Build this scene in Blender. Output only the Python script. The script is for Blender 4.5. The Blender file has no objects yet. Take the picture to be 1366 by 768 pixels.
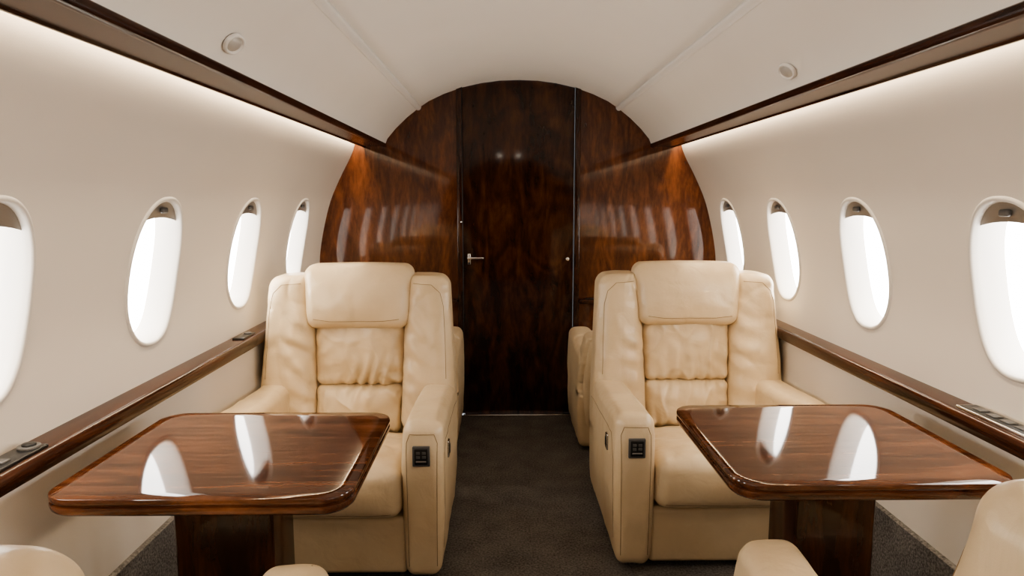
import bpy, math, random
from mathutils import Vector, noise
from mathutils.bvhtree import BVHTree
random.seed(3)
S=bpy.context.scene
YB=3.75; YF=-3.0

# ---------------- materials ----------------
def newmat(n):
    m=bpy.data.materials.new(n); m.use_nodes=True
    nt=m.node_tree; b=nt.nodes['Principled BSDF']
    return m,nt,b
def plain(n,c,rough=.5,metal=0,coat=0,spec=.5):
    m,nt,b=newmat(n)
    b.inputs['Base Color'].default_value=(*c,1); b.inputs['Roughness'].default_value=rough
    b.inputs['Metallic'].default_value=metal; b.inputs['Coat Weight'].default_value=coat
    b.inputs['Specular IOR Level'].default_value=spec
    return m
def mapped(nt,scale,coord='Object'):
    tc=nt.nodes.new('ShaderNodeTexCoord'); mp=nt.nodes.new('ShaderNodeMapping')
    mp.inputs['Scale'].default_value=scale
    nt.links.new(tc.outputs[coord],mp.inputs['Vector']); return mp
def noisen(nt,vec,scale,detail=4,dist=0,rough=.5):
    n=nt.nodes.new('ShaderNodeTexNoise'); n.inputs['Scale'].default_value=scale
    n.inputs['Detail'].default_value=detail; n.inputs['Distortion'].default_value=dist
    n.inputs['Roughness'].default_value=rough
    nt.links.new(vec,n.inputs['Vector']); return n
def ramp(nt,fac,stops):
    r=nt.nodes.new('ShaderNodeValToRGB'); e=r.color_ramp.elements
    while len(e)<len(stops): e.new(.5)
    for i,(p,c) in enumerate(stops): e[i].position=p; e[i].color=(*c,1)
    nt.links.new(fac,r.inputs['Fac']); return r
def bump(nt,b,h,strength,dist=.002):
    bp=nt.nodes.new('ShaderNodeBump'); bp.inputs['Strength'].default_value=strength; bp.inputs['Distance'].default_value=dist
    nt.links.new(h,bp.inputs['Height']); nt.links.new(bp.outputs['Normal'],b.inputs['Normal'])
def wall_mat(n,c):
    m,nt,b=newmat(n); mp=mapped(nt,(1,1,1)); no=noisen(nt,mp.outputs[0],3,3)
    r=ramp(nt,no.outputs['Fac'],[(.3,tuple(x*.97 for x in c)),(.7,c)])
    nt.links.new(r.outputs[0],b.inputs['Base Color']); b.inputs['Roughness'].default_value=.62
    n2=noisen(nt,mp.outputs[0],420,2); bump(nt,b,n2.outputs['Fac'],.12,.001); return m
def leather_mat():
    m,nt,b=newmat('cream_leather'); mp=mapped(nt,(1,1,1)); no=noisen(nt,mp.outputs[0],6,4)
    r=ramp(nt,no.outputs['Fac'],[(.3,(.62,.475,.295)),(.7,(.70,.555,.365))])
    nt.links.new(r.outputs[0],b.inputs['Base Color']); b.inputs['Roughness'].default_value=.33
    b.inputs['Specular IOR Level'].default_value=.5
    n2=noisen(nt,mp.outputs[0],15,3,.7); n3=nt.nodes.new('ShaderNodeTexVoronoi'); n3.inputs['Scale'].default_value=420
    nt.links.new(mp.outputs[0],n3.inputs['Vector'])
    b1=nt.nodes.new('ShaderNodeBump'); b1.inputs['Strength'].default_value=.5; b1.inputs['Distance'].default_value=.008
    nt.links.new(n2.outputs['Fac'],b1.inputs['Height'])
    b2=nt.nodes.new('ShaderNodeBump'); b2.inputs['Strength'].default_value=.12; b2.inputs['Distance'].default_value=.0006
    nt.links.new(n3.outputs['Distance'],b2.inputs['Height']); nt.links.new(b1.outputs[0],b2.inputs['Normal'])
    nt.links.new(b2.outputs[0],b.inputs['Normal']); return m
def wood_mat(n,scale,stops,rough=.06,dist=1.2,spec=.5,burl=0,ring=70,fine=.45):
    m,nt,b=newmat(n); mp=mapped(nt,scale)
    n1=noisen(nt,mp.outputs[0],1.0,6,dist,.6)
    n2=noisen(nt,mp.outputs[0],5.0,5,.4,.65)
    mx=nt.nodes.new('ShaderNodeMath'); mx.operation='MULTIPLY_ADD'
    nt.links.new(n2.outputs['Fac'],mx.inputs[0]); mx.inputs[1].default_value=fine
    nt.links.new(n1.outputs['Fac'],mx.inputs[2])
    sb=nt.nodes.new('ShaderNodeMath'); sb.operation='SUBTRACT'; nt.links.new(mx.outputs[0],sb.inputs[0]); sb.inputs[1].default_value=fine*.5
    fac=sb.outputs[0]
    if burl:
        mp2=mapped(nt,(1,1,.6)); nb=noisen(nt,mp2.outputs[0],2.8,2,1.1,.4)
        w=nt.nodes.new('ShaderNodeMath'); w.operation='MULTIPLY'; nt.links.new(nb.outputs['Fac'],w.inputs[0]); w.inputs[1].default_value=ring
        sn=nt.nodes.new('ShaderNodeMath'); sn.operation='SINE'; nt.links.new(w.outputs[0],sn.inputs[0])
        ad=nt.nodes.new('ShaderNodeMath'); ad.operation='MULTIPLY_ADD'; nt.links.new(sn.outputs[0],ad.inputs[0]); ad.inputs[1].default_value=burl
        nt.links.new(fac,ad.inputs[2]); fac=ad.outputs[0]
    r=ramp(nt,fac,stops)
    nt.links.new(r.outputs[0],b.inputs['Base Color']); b.inputs['Roughness'].default_value=rough
    b.inputs['Specular IOR Level'].default_value=spec
    return m
def emit(n,c,s):
    m,nt,b=newmat(n); b.inputs['Base Color'].default_value=(.8,.8,.8,1)
    b.inputs['Emission Color'].default_value=(*c,1); b.inputs['Emission Strength'].default_value=s; return m
def carpet_mat():
    m,nt,b=newmat('dark_carpet'); mp=mapped(nt,(1,1,1))
    a=noisen(nt,mp.outputs[0],140,3); c=noisen(nt,mp.outputs[0],9,5)
    ad=nt.nodes.new('ShaderNodeMath'); ad.operation='MULTIPLY_ADD'; nt.links.new(c.outputs['Fac'],ad.inputs[0]); ad.inputs[1].default_value=.4
    nt.links.new(a.outputs['Fac'],ad.inputs[2])
    r=ramp(nt,ad.outputs[0],[(.45,(.058,.053,.049)),(.95,(.225,.208,.195))])
    nt.links.new(r.outputs[0],b.inputs['Base Color']); b.inputs['Roughness'].default_value=.95; b.inputs['Specular IOR Level'].default_value=.1
    bump(nt,b,a.outputs['Fac'],.8,.004); return m

M_wall=wall_mat('wall_fabric',(.70,.645,.58)); M_ceil=wall_mat('ceiling_fabric',(.82,.78,.725))
M_leather=leather_mat()
M_table=wood_mat('table_walnut',(3.2,30,12),[(.28,(.022,.007,.0035)),(.46,(.062,.021,.009)),(.60,(.115,.041,.017)),(.80,(.18,.07,.03))],rough=.055,dist=.9,fine=.55)
M_trim=wood_mat('trim_walnut',(34,2.2,34),[(.3,(.013,.0045,.0022)),(.55,(.050,.017,.008)),(.8,(.11,.040,.018))],rough=.16,spec=.4)
M_rail=wood_mat('rail_walnut',(34,2.2,34),[(.3,(.013,.0045,.0022)),(.55,(.045,.015,.007)),(.8,(.09,.032,.015))],rough=.22,spec=.25)
M_bulk=wood_mat('bulkhead_burl',(13,13,3.2),[(.26,(.034,.0105,.0045)),(.46,(.070,.022,.009)),(.60,(.108,.036,.0135)),(.80,(.165,.060,.022))],rough=.06,burl=.03,ring=42,fine=.5,spec=.6)
M_door=wood_mat('door_burl',(10,10,2.6),[(.26,(.012,.0042,.002)),(.48,(.031,.011,.005)),(.62,(.055,.0195,.008)),(.8,(.095,.036,.014))],rough=.06,burl=.055,spec=.42,ring=42,fine=.45)
M_ped=wood_mat('pedestal_walnut',(18,18,2.5),[(.3,(.012,.004,.0025)),(.55,(.038,.013,.006)),(.8,(.08,.028,.013))],rough=.1)
M_carpet=carpet_mat()
M_plast=plain('window_frame_plastic',(.64,.605,.56),.4)
M_bead=plain('ceiling_bead_plastic',(.80,.77,.73),.4)
M_lens=plain('lamp_lens',(.5,.47,.43),.3)
M_pane=emit('daylight_pane',(1,.98,.95),5.5)
M_shade=plain('shade_metal',(.30,.27,.24),.35,.5)
M_black=plain('black_plastic',(.012,.012,.012),.3)
M_jamb=plain('jamb_gasket',(.01,.008,.007),.6)
M_dark=plain('dark_grey_plastic',(.09,.085,.08),.4)
M_chrome=plain('satin_chrome',(.75,.73,.70),.2,1)
M_cove=emit('cove_led',(1,.82,.58),25)
M_seam=plain('seam_thread',(.26,.17,.09),.7)

# ---------------- mesh builder ----------------
class B:
    def __init__(s): s.v=[];s.f=[];s.m=[];s.sm=[];s.mats=[]
    def mi(s,m):
        if m not in s.mats: s.mats.append(m)
        return s.mats.index(m)
    def add(s,verts,faces,mat,smooth=True):
        o=len(s.v); s.v+= [tuple(p) for p in verts]; k=s.mi(mat)
        for f in faces: s.f.append(tuple(i+o for i in f)); s.m.append(k); s.sm.append(smooth)
    def loops(s,loops,mat,closed=True,smooth=True,cap0=False,cap1=False):
        n=len(loops[0]); vs=[p for l in loops for p in l]; fs=[]
        for a in range(len(loops)-1):
            for i in range(n if closed else n-1):
                j=(i+1)%n; fs.append((a*n+i,a*n+j,(a+1)*n+j,(a+1)*n+i))
        if cap0: fs.append(tuple(range(n))[::-1])
        if cap1: fs.append(tuple((len(loops)-1)*n+i for i in range(n)))
        s.add(vs,fs,mat,smooth)
    def obj(s,name,parent=None,fix=True,sharp=None):
        me=bpy.data.meshes.new(name); me.from_pydata(s.v,[],s.f)
        for m in s.mats: me.materials.append(m)
        for p,k,sm in zip(me.polygons,s.m,s.sm): p.material_index=k; p.use_smooth=sm
        me.update()
        if fix:
            import bmesh
            bm=bmesh.new(); bm.from_mesh(me); bmesh.ops.recalc_face_normals(bm,faces=bm.faces); bm.to_mesh(me); bm.free()
        if sharp: me.set_sharp_from_angle(angle=math.radians(sharp))
        o=bpy.data.objects.new(name,me); S.collection.objects.link(o)
        if parent: o.parent=parent
        return o

def axis(h,r,n,k=4):
    pos=[h-r+r*math.tan(math.radians(45)*i/k) for i in range(k,-1,-1)]
    pos=pos[::-1]
    inner=[-(h-r)+2*(h-r)*i/n for i in range(1,n)] if h>r else []
    return [-p for p in pos[::-1]]+inner+pos
def rbox(b,c,h,r,mat,n=(6,6,6),deform=None,k=4):
    r=min(r,min(h)*.999)
    A=[axis(h[i],r,n[i],k) for i in range(3)]
    idx={};vs=[];fs=[]
    def vert(p):
        key=(round(p[0],6),round(p[1],6),round(p[2],6))
        if key in idx: return idx[key]
        inn=[max(-(h[i]-r),min(h[i]-r,p[i])) for i in range(3)]
        d=Vector([p[i]-inn[i] for i in range(3)])
        if d.length>0: d=d.normalized()*r
        q=Vector(inn)+d+Vector(c)
        if deform: q=Vector(deform(q.x,q.y,q.z))
        idx[key]=len(vs); vs.append(tuple(q)); return idx[key]
    for ax in range(3):
        a,bb=[(1,2),(2,0),(0,1)][ax]
        for sgn in (-1,1):
            for i in range(len(A[a])-1):
                for j in range(len(A[bb])-1):
                    q=[]
                    for (ii,jj) in ((i,j),(i+1,j),(i+1,j+1),(i,j+1)):
                        p=[0,0,0]; p[ax]=sgn*h[ax]; p[a]=A[a][ii]; p[bb]=A[bb][jj]; q.append(vert(p))
                    if sgn<0: q=q[::-1]
                    if len(set(q))>=3: fs.append(tuple(dict.fromkeys(q)))
    b.add(vs,fs,mat,True)
def empty(name):
    e=bpy.data.objects.new(name,None); e.empty_display_size=.1; S.collection.objects.link(e); return e
def cyl(b,c,r,h,ax,mat,n=24,sm=True):
    loops=[]
    for t,rr in ((-1,r*.94),(-.85,r),(.85,r),(1,r*.94)):
        l=[]
        for i in range(n):
            a=2*math.pi*i/n; p=[0,0,0]; p[ax]=t*h/2; p[(ax+1)%3]=rr*math.cos(a); p[(ax+2)%3]=rr*math.sin(a)
            l.append(tuple(p[k]+c[k] for k in range(3)))
        loops.append(l)
    b.loops(loops,mat,True,sm,True,True)

# ---------------- cabin profile ----------------
WP=[(.66,1.085),(.74,1.09),(.85,1.092),(.94,1.084),(1.07,1.058),(1.21,1.018),(1.34,.958),(1.44,.905),(1.50,.882),(1.57,.872)]
def catm(P,t):
    for i in range(len(P)-1):
        if t<=P[i+1][0] or i==len(P)-2:
            p1,p2=P[i],P[i+1]; p0=P[i-1] if i else p1; p3=P[i+2] if i+2<len(P) else p2
            h=p2[0]-p1[0]; u=(t-p1[0])/h
            m1=(p2[1]-p0[1])/(p2[0]-p0[0])*h if p2[0]!=p0[0] else 0
            m2=(p3[1]-p1[1])/(p3[0]-p1[0])*h
            return ((2*u**3-3*u*u+1)*p1[1]+(u**3-2*u*u+u)*m1+(-2*u**3+3*u*u)*p2[1]+(u**3-u*u)*m2)
def wx(z): return catm(WP,z)
def wp(side,Y,z,off=0):
    dx=(wx(z+.005)-wx(z-.005))/.01; l=math.hypot(1,dx)
    return (side*(wx(z)+off/l),Y,z-off*dx/l)
ZC=1.005; HW=.125; HH=.192
YW={1:[3.415,2.79,2.16,1.515,.90,.285,-.34,-.965,-1.59,-2.215,-2.7],-1:[3.27,2.60,1.935,1.285,.61,-.055,-.72,-1.385,-2.05,-2.65]}
def se(t,n=2.35):
    c,s=math.cos(t),math.sin(t)
    return (math.copysign(abs(c)**(2/n),c),math.copysign(abs(s)**(2/n),s))
N=64
DEP=.066
wn=0
for side,nm in ((-1,'left'),(1,'right')):
    b=B(); ys=YW[side]; ys=[y for y in ys]
    bounds=[YB]+[(ys[i]+ys[i+1])/2 for i in range(len(ys)-1)]+[YF]
    z0,z1=.765,1.245
    def strip(za,zb,nz,mat):
        yy=bounds; vs=[];fs=[]
        for i in range(nz+1):
            for y in yy: vs.append(wp(side,y,za+(zb-za)*i/nz))
        for i in range(nz):
            for j in range(len(yy)-1):
                q=len(yy); fs.append((i*q+j,i*q+j+1,(i+1)*q+j+1,(i+1)*q+j))
        b.add(vs,fs,mat)
    strip(.66,z0,4,M_wall); strip(z1,1.57,14,M_wall)
    for ci,yc in enumerate(ys):
        ya,yb=bounds[ci+1],bounds[ci]
        loops=[]
        K=9
        for k in range(K+1):
            u=k/K; l=[]
            for i in range(N):
                t=2*math.pi*(i+.0)/N; c,s=math.cos(t),math.sin(t); m=max(abs(c),abs(s))
                ry=(c/m)*((yb-yc) if c>0 else (yc-ya))+yc
                rz=(s/m)*((z1-ZC) if s>0 else (ZC-z0))+ZC
                e=se(t); hy=yc+e[0]*HW*1.06; hz=ZC+e[1]*HH*1.06
                l.append(wp(side,ry*(1-u)+hy*u,rz*(1-u)+hz*u))
            loops.append(l)
        b.loops(loops,M_wall)
        wn+=1; w=B(); lo=[]
        for sc,off in ((1.13,.001),(1.115,-.004),(1.09,-.0055),(1.06,-.0045),(1.04,0),(1.015,.012),(.92,DEP)):
            l=[]
            for i in range(N):
                e=se(2*math.pi*i/N)
                ex=(sc-1)*.155
                l.append(wp(side,yc+e[0]*(HW+ex),ZC+e[1]*(HH+ex),off))
            lo.append(l)
        w.loops(lo,M_plast)
        lo=[]
        for sc in (.96,.9,.6,.3):
            lo.append([wp(side,yc+se(2*math.pi*i/N)[0]*HW*sc,ZC+se(2*math.pi*i/N)[1]*HH*sc,DEP-.001) for i in range(N)])
        w.loops(lo,M_pane,cap1=True)
        nz=20
        th=[math.radians(a) for a in [42+ (138-42)*i/nz for i in range(nz+1)]]
        top=[(yc+se(t)[0]*HW*1.02,ZC+se(t)[1]*HH*1.02) for t in th]
        bot=[(p[0], top[0][1]-.0 + .012*(1-((p[0]-yc)/(HW*.8))**2)) for p in top]
        f=[wp(side,y,z,.010) for y,z in top]; g=[wp(side,y,min(z,tz),.010) for (y,z),(_,tz) in zip(bot,top)]
        h=[wp(side,y,min(z,tz),.03) for (y,z),(_,tz) in zip(bot,top)]
        w.loops([f,g,h],M_shade,closed=False,smooth=False)
        kb=wp(side,yc,ZC+HH*.90,.004)
        rbox(w,kb,(.006,.016,.008),.005,M_dark,(2,2,2),k=2)
        w.obj('window_%d'%wn)
    prof=[(1.085,.66),(1.045,.655),(1.042,.30)]
    b.loops([[(side*x,YB,z) for x,z in prof],[(side*x,YF,z) for x,z in prof]],M_wall,closed=False,smooth=False)
    prof=[(1.042,.305),(1.030,.30),(1.026,0.0)]
    b.loops([[(side*x,YB,z) for x,z in prof],[(side*x,YF,z) for x,z in prof]],M_carpet,closed=False,smooth=False)
    b.obj('wall_'+nm)
    def extr(prof,name,mat,y0=YF,y1=YB-.001,sharp=35):
        q=B(); q.loops([[(side*x,y0,z) for x,z in prof],[(side*x,y1,z) for x,z in prof]],mat,closed=True,cap0=True,cap1=True)
        return q.obj(name,sharp=sharp)
    extr([(1.098,.702),(1.030,.702),(1.022,.700),(1.016,.694),(1.014,.686),(1.014,.668),(1.018,.660),(1.026,.656),(1.098,.656)],'trim_ledge_'+nm,M_trim)
    extr([(.712,1.508),(.712,1.497),(.716,1.491),(.724,1.488),(.732,1.490),(.736,1.494),(.790,1.494),(.822,1.492),(.826,1.487),(.832,1.487),(.836,1.491),(.838,1.506),(.834,1.510),(.72,1.515)],'trim_rail_'+nm,M_rail)
    q=B(); q.loops([[(side*.835,YF,1.552),(side*.862,YF,1.552)],[(side*.835,YB-.01,1.552),(side*.862,YB-.01,1.552)]],M_cove,closed=False)
    q.obj('cove_light_strip')

# ---------------- ceiling ----------------
cp=[(0,1.842),(.10,1.839),(.20,1.826),(.303,1.803),(.40,1.769),(.48,1.732),(.533,1.697)]
pp=[(.533,1.697),(.60,1.645),(.66,1.588),(.705,1.535),(.716,1.508)]
b=B()
full=[(-x,z) for x,z in cp[::-1]]+cp[1:]
b.loops([[(x,YB,z) for x,z in full],[(x,YF,z) for x,z in full]],M_ceil,closed=False)
for s in (-1,1):
    b.loops([[(s*x,YB,z) for x,z in pp],[(s*x,YF,z) for x,z in pp]],M_ceil,closed=False)
    cv=[(.72,1.513),(.76,1.56),(.83,1.556),(.875,1.571)]
    b.loops([[(s*x,YB,z) for x,z in cv],[(s*x,YF,z) for x,z in cv]],M_ceil,closed=False,smooth=False)
b.obj('ceiling')
for s,nm in ((-1,'left'),(1,'right')):
    q=B(); pr=[(.520,1.702),(.523,1.692),(.531,1.684),(.542,1.683),(.548,1.687),(.546,1.697)]
    q.loops([[(s*x,YF,z) for x,z in pr],[(s*x,YB-.001,z) for x,z in pr]],M_bead,closed=True)
    q.obj('trim_bead_'+nm)
def lampat(s,Y):
    x,z=.686,1.554
    tx,tz=-.66,.75; nx,nz=-.75,-.66
    q=B()
    def P(r,a,o): return (s*(x+tx*.026*r*math.sin(a)+nx*o),Y+.045*r*math.cos(a),z+tz*.026*r*math.sin(a)+nz*o)
    A=[2*math.pi*i/32 for i in range(32)]
    q.loops([[P(r,a,o) for a in A] for r,o in ((1,0),(.98,.005),(.88,.007),(.76,.006),(.70,.003))],M_bead)
    q.loops([[P(r,a,o) for a in A] for r,o in ((.70,.003),(.5,.007),(.2,.009))],M_lens,cap1=True)
    q.obj('reading_lamp')
for Y in (1.59,-.9): lampat(-1,Y)
for Y in (1.90,-.7): lampat(1,Y)

# ---------------- floor & ends ----------------
b=B(); b.loops([[(-1.03,YF,0),(1.03,YF,0)],[(-1.03,YB,0),(1.03,YB,0)]],M_carpet,closed=False,smooth=False); b.obj('floor')
half=[(0,1.86),(.10,1.857),(.20,1.845),(.303,1.822),(.40,1.790),(.50,1.745),(.60,1.68),(.70,1.62),(.80,1.585),(.88,1.575)]+[(wx(z)+.006,z) for z in (1.55,1.5,1.45,1.4,1.35,1.3,1.25,1.2,1.15,1.1,1.05,1.0,.95,.9,.85,.8,.75,.70)]+[(1.098,.66),(1.098,0)]
def xpts(x0):
    top=[]
    for i in range(len(half)-1):
        (xa,za),(xb,zb)=half[i],half[i+1]
        if xa<=x0<xb: top.append((x0,za+(zb-za)*(x0-xa)/(xb-xa)))
    i0=[i for i,p in enumerate(half) if p[0]>x0][0]
    return [(x0,0)]+top[:1]+half[i0:]
DW=.303
b=B()
for s in (-1,1):
    P=xpts(DW+.03)
    b.loops([[(s*x,YB,z) for x,z in P],[(s*x,YB+.04,z) for x,z in P]],M_bulk,closed=True,smooth=False,cap0=True,cap1=True)
b.obj('wall_back')
b=B()
for s in (-1,1):
    rbox(b,(s*(DW+.016),YB+.004,.915),(.015,.02,.90),.004,M_ped,(1,1,6),k=2)
    rbox(b,(s*(DW+.001),YB-.012,.915),(.0025,.006,.90),.002,M_jamb,(1,1,6),k=1)
b.obj('trim_door_frame')
b=B()
P=[(-DW,.004),(DW,.004)]+[(DW,1.822)]+[(x,z) for x,z in half[2::-1]]+[(-x,z) for x,z in half[1:3]]+[(-DW,1.822)]
b.loops([[(x,YB+.015,z) for x,z in P],[(x,YB+.05,z) for x,z in P]],M_door,closed=True,smooth=False,cap0=True,cap1=True)
door=b.obj('door_1')
b=B()
rbox(b,(-.272,YB+.011,.885),(.009,.004,.030),.003,M_chrome,(1,1,1),k=2)
cyl(b,(-.272,YB-.012,.893),.008,.045,1,M_chrome)
rbox(b,(-.235,YB-.03,.893),(.045,.006,.006),.005,M_chrome,(4,1,1),k=3)
cyl(b,(-.272,YB+.008,.862),.006,.008,1,M_black)
cyl(b,(.272,YB+.008,.885),.010,.010,1,M_chrome)
cyl(b,(-DW-.008,YB-.018,1.09),.005,.006,1,M_chrome)
b.obj('door_handle')
b=B(); rbox(b,(0,YB-.01,.004),(.31,.014,.005),.003,M_chrome,(2,1,1),k=2); b.obj('trim_threshold')
for s in (-1,1):
    b=B(); rbox(b,(s*.40,YB-.025,.655),(.065,.028,.012),.008,M_trim,(4,2,1),k=3)
    rbox(b,(s*.40,YB-.028,.669),(.03,.015,.003),.002,M_black,(2,1,1),k=1)
    b.obj('bulkhead_shelf')
b=B(); P=half+[(-x,z) for x,z in half[::-1]]
b.add([(x,YF,z) for x,z in P],[tuple(range(len(P)))],M_bulk,False); b.obj('wall_front')

# ---------------- armchairs ----------------
def nz(x,y,z,f,seed=0): return noise.noise(Vector((x*f+seed,y*f,z*f)))
def armchair(loc,rot=0,W=.377,D=1.0,seed=0,sw=True,low=False,hz=1.0):
    e=empty('cabin_armchair'); e.location=loc; e.rotation_euler=(0,0,rot)
    k=W/.377; rec=.19
    aw=.063
    ix=W-2*aw
    parts=[]
    def part(name,fn):
        b=B(); fn(b); o=b.obj(name,e,fix=False); parts.append(o)
        if low and name.startswith('back'):
            for v in o.data.vertices: v.co.z=.36+(v.co.z-.36)*(.42 if v.co.z>.36 else 1)
        return o
    def wr(x,y,z,a): return a*(nz(x,y,z,9,seed)+.5*nz(x,y,z,22,seed+5))
    def ridge(x,y,z,f,sd):
        v=1-abs(nz(x,y,z,f,sd))*2.2
        return max(0,v)**5
    def f(b):
        rbox(b,(0,.33*D,.115),(ix+.01,.305*D,.095),.018,M_leather,(8,6,3))
    part('seat_base',f)
    def f(b):
        rbox(b,(0,.36*D,.018),(ix*.9,.24*D,.018),.006,M_black,(2,2,1),k=2)
    part('floor_track',f)
    def f(b):
        def d(x,y,z):
            t=(z-.21)/.17; u=x/ix; v=(y-.27*D)/(.28*D)
            if t>.35:
                zz=z-.075*max(0,(y/D-.05)/.5)*min(1,(t-.35)*2)
                zz+=.024*(1-min(1,abs(u))**2.5)*(1-min(1,abs(v))**3)*min(1,(t-.35)*2)
            else: zz=z
            yy=y-.020*math.sin(math.pi*min(1,max(0,t)))*(1 if v<-.5 else 0)*(1-abs(u)**3)
            zz+=(wr(x,y,z,.010)-.005*ridge(x,y,z,5,seed+20))*(t if t>0 else 0)
            return (x,yy+wr(x,y,z+3,.004),zz)
        rbox(b,(0,.275*D,.298),(ix-.002,.285*D,.086),.044,M_leather,(36,30,10),d,k=6)
    part('seat_cushion',f)
    for s in (-1,1):
        def f(b,s=s):
            def d(x,y,z):
                lx=x-s*(W-aw)
                t=z/.52
                y2=y+(.030*max(0,(z-.36)/.16)**2 if y<.3*D else 0)
                z2=z-(.03*max(0,(y/D-.05)/.65) if z>.3 else 0)
                lx*=1-.12*(1-min(1,t))**1.5
                lx+=math.copysign(.006*math.sin(math.pi*min(1,t)),lx) if abs(lx)>.03 else 0
                # padded crown on top and front
                if t>.9: z2+=.006*(1-(lx/aw)**2)
                if y<.05: y2-=.006*(1-(lx/aw)**2)*min(1,t*3)
                return (s*(W-aw)+lx+wr(x,y,z,.003),y2+wr(x,y,z+4,.003),z2+wr(x,y,z+8,.004))
            rbox(b,(s*(W-aw),.345*D,.27),(aw,.345*D,.25),.034,M_leather,(8,18,18),d,k=6)
        part('armrest',f)
    def lean(y,z): return y+rec*(z-.36)
    def f(b):
        def d(x,y,z):
            t=max(0,(z-.45)/.47)
            return (x*(1-.05*t),lean(y,z),z-.012*(abs(x)/W)**2*(z>.8))
        rbox(b,(0,.655*D+.02,.495),(W-.022,.06,.40),.05,M_leather,(14,4,18),d,k=6)
    part('back_shell',f)
    cxs=.183*k
    for s in (-1,1):
        def f(b,s=s):
            bw=(W-cxs)/2; cx=s*(cxs+bw)
            def d(x,y,z):
                t=(z-.33)/.59; l=(x-cx)*s/bw
                outer=W+.004-.034*max(0,t-.15)
                inner=cxs-.018*(1-t) 
                xx=s*(inner+(outer-inner)*(l+1)/2)
                zz=z
                if z>.75: zz=z-.014*max(0,l)**2*((z-.75)/.17)
                cr=.036*(1-min(1,abs(l))**2.2)+ .020*max(0,l)*(1-t*.6)
                yy=y-(cr if y<.60*D else 0)
                if y<.6*D:
                    g=max(0,-l+.25)
                    yy+=.009*math.sin(z*70+6*nz(x,y,z,5,seed)+x*50)*g*max(0,nz(x,0,z,4,seed+3)+.45)
                    yy+=.005*ridge(x,0,z,5,seed+30+s)
                return (xx,lean(yy,z)+wr(x,y,z,.007),zz)
            rbox(b,(cx,.595*D+.014,.618),(bw,.075,.298),.040,M_leather,(24,5,64),d,k=6)
        part('back_bolster',f)
    def ins(za,zb,name,gather):
        def f(b):
            hz=(zb-za)/2; cz=(za+zb)/2
            def d(x,y,z):
                t=(z-.33)/.57; u=x/(cxs); v=(z-cz)/hz
                xx=x*(1-.10*(1-t))
                c=.034*(1-min(1,abs(u))**2.6)*(1-min(1,abs(v))**2.6)
                fold=.013*math.sin(x*110+7*nz(x,0,z,6,seed+2))*(abs(v)**1.2)*(1-abs(u)**4)*gather*max(0,.5+nz(x,0,z,5,seed+4))
                fold+=.010*math.sin(z*70+x*60*math.copysign(1,x)+5*nz(x,0,z,8,seed+9))*abs(u)**1.5*gather*max(0,.5+nz(x,0,z,5,seed+7))
                fold+=.006*ridge(x*1.6,0,z,6,seed+11)
                yy=y-(c+fold if y<.6*D else 0)+(.014 if y<.6*D else 0)
                return (xx,lean(yy,z)+wr(x,y,z,.009),z)
            rbox(b,(0,.603*D+.01,cz),(cxs+.002,.06,hz+.001),.030,M_leather,(60,3,48),d,k=6)
        part(name,f)
    ins(.30,.485,'back_pad_lower',.8); ins(.485,.90,'back_pad_upper',1.0)
    def f(b):
        def d(x,y,z):
            t=(z-.715)/.24; u=x/(.216*k)
            xx=x*(.93+.08*t)
            yy=y-.024*(1-min(1,abs(u))**2.5)*math.sin(math.pi*min(1,max(0,t)))
            yy+=.030*max(0,t-.7)**1.0
            yy+=(.003*ridge(x,0,z,4,seed+15) if y<.56*D else 0)
            zz=z+.006*(1-u*u)*(1 if t>.5 else -0.0)
            return (xx,lean(yy,z)+wr(x,y,z,.005),zz)
        rbox(b,(0,.560*D+.006,.833),(.214*k,.066,.122),.044,M_leather,(34,5,26),d,k=7)
    if not low: part('headrest',f)
    trees=[BVHTree.FromPolygons([v.co.copy() for v in o.data.vertices],[tuple(p.vertices) for p in o.data.polygons]) for o in parts]
    def cast(org,dr):
        best=None
        for t in trees:
            h=t.ray_cast(Vector(org),Vector(dr))
            if h[0] is not None and (best is None or h[3]<best[1]): best=(h[0],h[3])
        return best
    sb=B()
    def seam(pts,dr,n=40,r=.0011):
        path=[]
        for i in range(n+1):
            u=i/n*(len(pts)-1); a=min(int(u),len(pts)-2); w=u-a
            p=Vector(pts[a])*(1-w)+Vector(pts[a+1])*w
            h=cast(p-Vector(dr)*1.5,dr)
            if h: path.append(h[0]-Vector(dr)*.0002)
        seg=[]
        def flush():
            if len(seg)>2:
                lo=[]
                for i,p in enumerate(seg):
                    tg=(seg[min(i+1,len(seg)-1)]-seg[max(i-1,0)]).normalized()
                    s1=tg.cross(Vector(dr)).normalized(); s2=tg.cross(s1)
                    lo.append([tuple(p+s1*r*math.cos(a)+s2*r*math.sin(a)) for a in [k2*math.pi/3 for k2 in range(6)]])
                sb.loops(lo,M_seam,cap0=True,cap1=True)
        for p in path:
            if seg and (p-seg[-1]).length>.05: flush(); seg=[]
            seg.append(p)
        flush()
    if not low:
        F=(0,1,0)
        for s in (-1,1):
            seam([(s*(W-.03),0,.50),(s*(W-.034),0,.65),(s*(W-.042),0,.80),(s*(W-.055),0,.85),(s*(W-.088),0,.882),(s*(cxs+.035),0,.886)],F,60)
            ac=s*(W-aw)
            seam([(ac-.044,0,.06),(ac-.048,0,.46),(ac-.038,0,.487),(ac+.038,0,.487),(ac+.048,0,.46),(ac+.044,0,.06)],F,70)
            seam([(s*W,.045*D,.10),(s*W,.042*D,.37),(s*W,.09*D,.445),(s*W,.60*D,.42)],(-s,0,0),60)
        seam([(-.165*k,0,.752),(-.10*k,0,.744),(.10*k,0,.744),(.165*k,0,.752)],F,40)
        seam([(-ix+.035,0,.235),(ix-.035,0,.235)],F,40)
        sb.obj('stitching',e)
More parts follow.
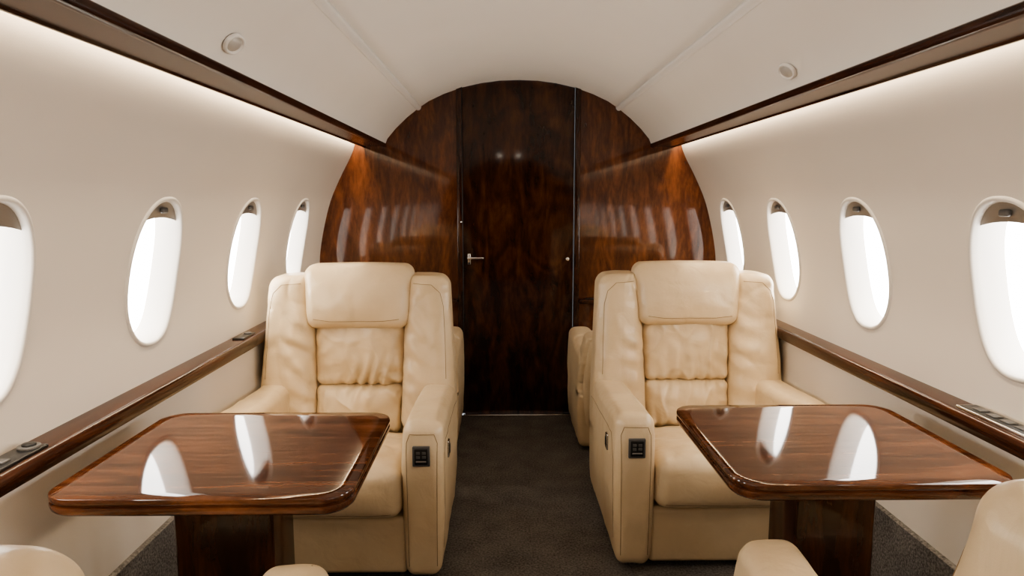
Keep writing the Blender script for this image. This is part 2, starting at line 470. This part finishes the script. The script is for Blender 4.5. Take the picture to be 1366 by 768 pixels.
    if sw:
        def f(b):
            s=sw; cx=s*(W-aw)
            rbox(b,(cx,-.006,.425),(.027,.006,.032),.003,M_dark,(1,1,1),k=2)
            rbox(b,(cx,-.010,.425),(.021,.004,.026),.003,M_black,(1,1,1),k=2)
            for dx,dz in ((-.009,.012),(.009,.012),(-.009,-.001),(.009,-.001)):
                rbox(b,(cx+dx,-.0125,.425+dz),(.006,.003,.0045),.001,M_dark,(1,1,1),k=1)
            rbox(b,(cx,-.0125,.410),(.016,.003,.0025),.001,M_shade,(1,1,1),k=1)
        part('arm_control_panel',f)
        def f(b):
            s=sw; rbox(b,(s*(W+.006),.16,.39),(.005,.018,.028),.0045,M_chrome,(1,2,2),k=3)
            rbox(b,(s*(W+.010),.16,.39),(.004,.009,.016),.0035,M_black,(1,1,1),k=3)
        part('recline_handle',f)
    return e
armchair((-.652,2.03,0),0,.377,1,1,1)
armchair((.657,2.09,0),0,.380,1,7,-1)
armchair((-.665,3.715,0),math.pi,.362,.80,3,False,True)
armchair((.645,3.715,0),math.pi,.372,.80,4,False,True)
armchair((-.725,1.265,0),math.pi,.31,1.13,5,False)
armchair((.70,1.345,0),math.pi,.31,1.05,6,False)

# ---------------- tables ----------------
def rrect(x0,x1,y0,y1,r,ins,z,n=10):
    x0+=ins;x1-=ins;y0+=ins;y1-=ins;r=max(.004,r-ins); l=[]
    for cx,cy,a0 in ((x1-r,y1-r,0),(x0+r,y1-r,90),(x0+r,y0+r,180),(x1-r,y0+r,270)):
        for i in range(n+1):
            a=math.radians(a0+90*i/n); l.append((cx+r*math.cos(a),cy+r*math.sin(a),z))
    return l
def table(x0,x1,y0,y1,px0,px1,py0,py1):
    e=empty('cabin_table'); zt=.652
    b=B()
    prof=[(.004,0),(.0015,-.001),(0,-.004),(0,-.010),(.0015,-.0125),(.004,-.014),(.0045,-.016),(.001,-.018),(0,-.022),(.002,-.030),(.008,-.036),(.018,-.038)]
    b.loops([rrect(x0,x1,y0,y1,.062,i,zt+z) for i,z in [(.03,0)]+prof+[(.06,-.038)]],M_table,cap0=True,cap1=True)
    b.obj('table_top',e,sharp=40)
    b=B()
    rbox(b,((px0+px1)/2,(py0+py1)/2,.605),((px1-px0)/2+.03,(py1-py0)/2+.03,.010),.004,M_black,(1,1,1),k=2)
    rbox(b,((px0+px1)/2,(py0+py1)/2,.305),((px1-px0)/2,(py1-py0)/2,.292),.008,M_ped,(2,2,4),k=3)
    rbox(b,((px0+px1)/2,(py0+py1)/2,.014),((px1-px0)/2+.012,(py1-py0)/2+.012,.013),.004,M_black,(1,1,1),k=2)
    b.obj('table_pedestal',e,sharp=50)
table(-.965,-.375,1.225,1.755,-.82,-.60,1.45,1.60)
table(.375,.953,1.275,1.808,.572,.755,1.45,1.60)

# ---------------- ledge controls ----------------
b=B()
rbox(b,(-1.052,1.27,.704),(.026,.105,.004),.003,M_black,(1,2,1),k=2)
cyl(b,(-1.050,1.35,.709),.021,.008,2,M_dark); cyl(b,(-1.050,1.35,.714),.013,.006,2,M_black)
for i in range(3): rbox(b,(-1.050,1.20+.035*i,.709),(.012,.012,.003),.002,M_dark,(1,1,1),k=1)
b.obj('ledge_control_panel')
b=B()
rbox(b,(1.056,1.50,.704),(.026,.12,.004),.003,M_chrome,(1,2,1),k=2)
rbox(b,(1.056,1.50,.7075),(.021,.112,.002),.0015,M_black,(1,2,1),k=1)
for i in range(4): rbox(b,(1.056,1.43+.045*i,.7105),(.012,.014,.002),.001,M_dark,(1,1,1),k=1)
b.obj('ledge_control_panel')
b=B()
rbox(b,(-1.052,2.52,.704),(.022,.06,.004),.003,M_black,(1,2,1),k=2)
cyl(b,(-1.05,2.55,.709),.014,.006,2,M_dark)
b.obj('ledge_control_panel')

# ---------------- lights ----------------
for x,y in ((.13,-2.1),(-.13,-2.1)):
    l=bpy.data.lights.new('ceiling_downlight','AREA'); l.shape='DISK'; l.size=.05; l.energy=.6; l.color=(1,.90,.75)
    o=bpy.data.objects.new('ceiling_downlight',l); o.location=(x,y,1.822); S.collection.objects.link(o)
w=bpy.data.worlds.new('World'); S.world=w; w.use_nodes=True
w.node_tree.nodes['Background'].inputs[0].default_value=(.9,.95,1,1); w.node_tree.nodes['Background'].inputs[1].default_value=.3

# ---------------- camera ----------------
c=bpy.data.cameras.new('camera'); c.sensor_width=36; c.lens=911/1366*36; c.clip_start=.02
co=bpy.data.objects.new('camera',c); S.collection.objects.link(co)
co.location=(-.085,0,1.207); co.rotation_euler=(math.radians(90)-math.atan(117/911),0,-math.atan(12/911))
S.camera=co
S.view_settings.view_transform='AgX'
S.view_settings.look='AgX - Medium High Contrast'
S.view_settings.exposure=1.33
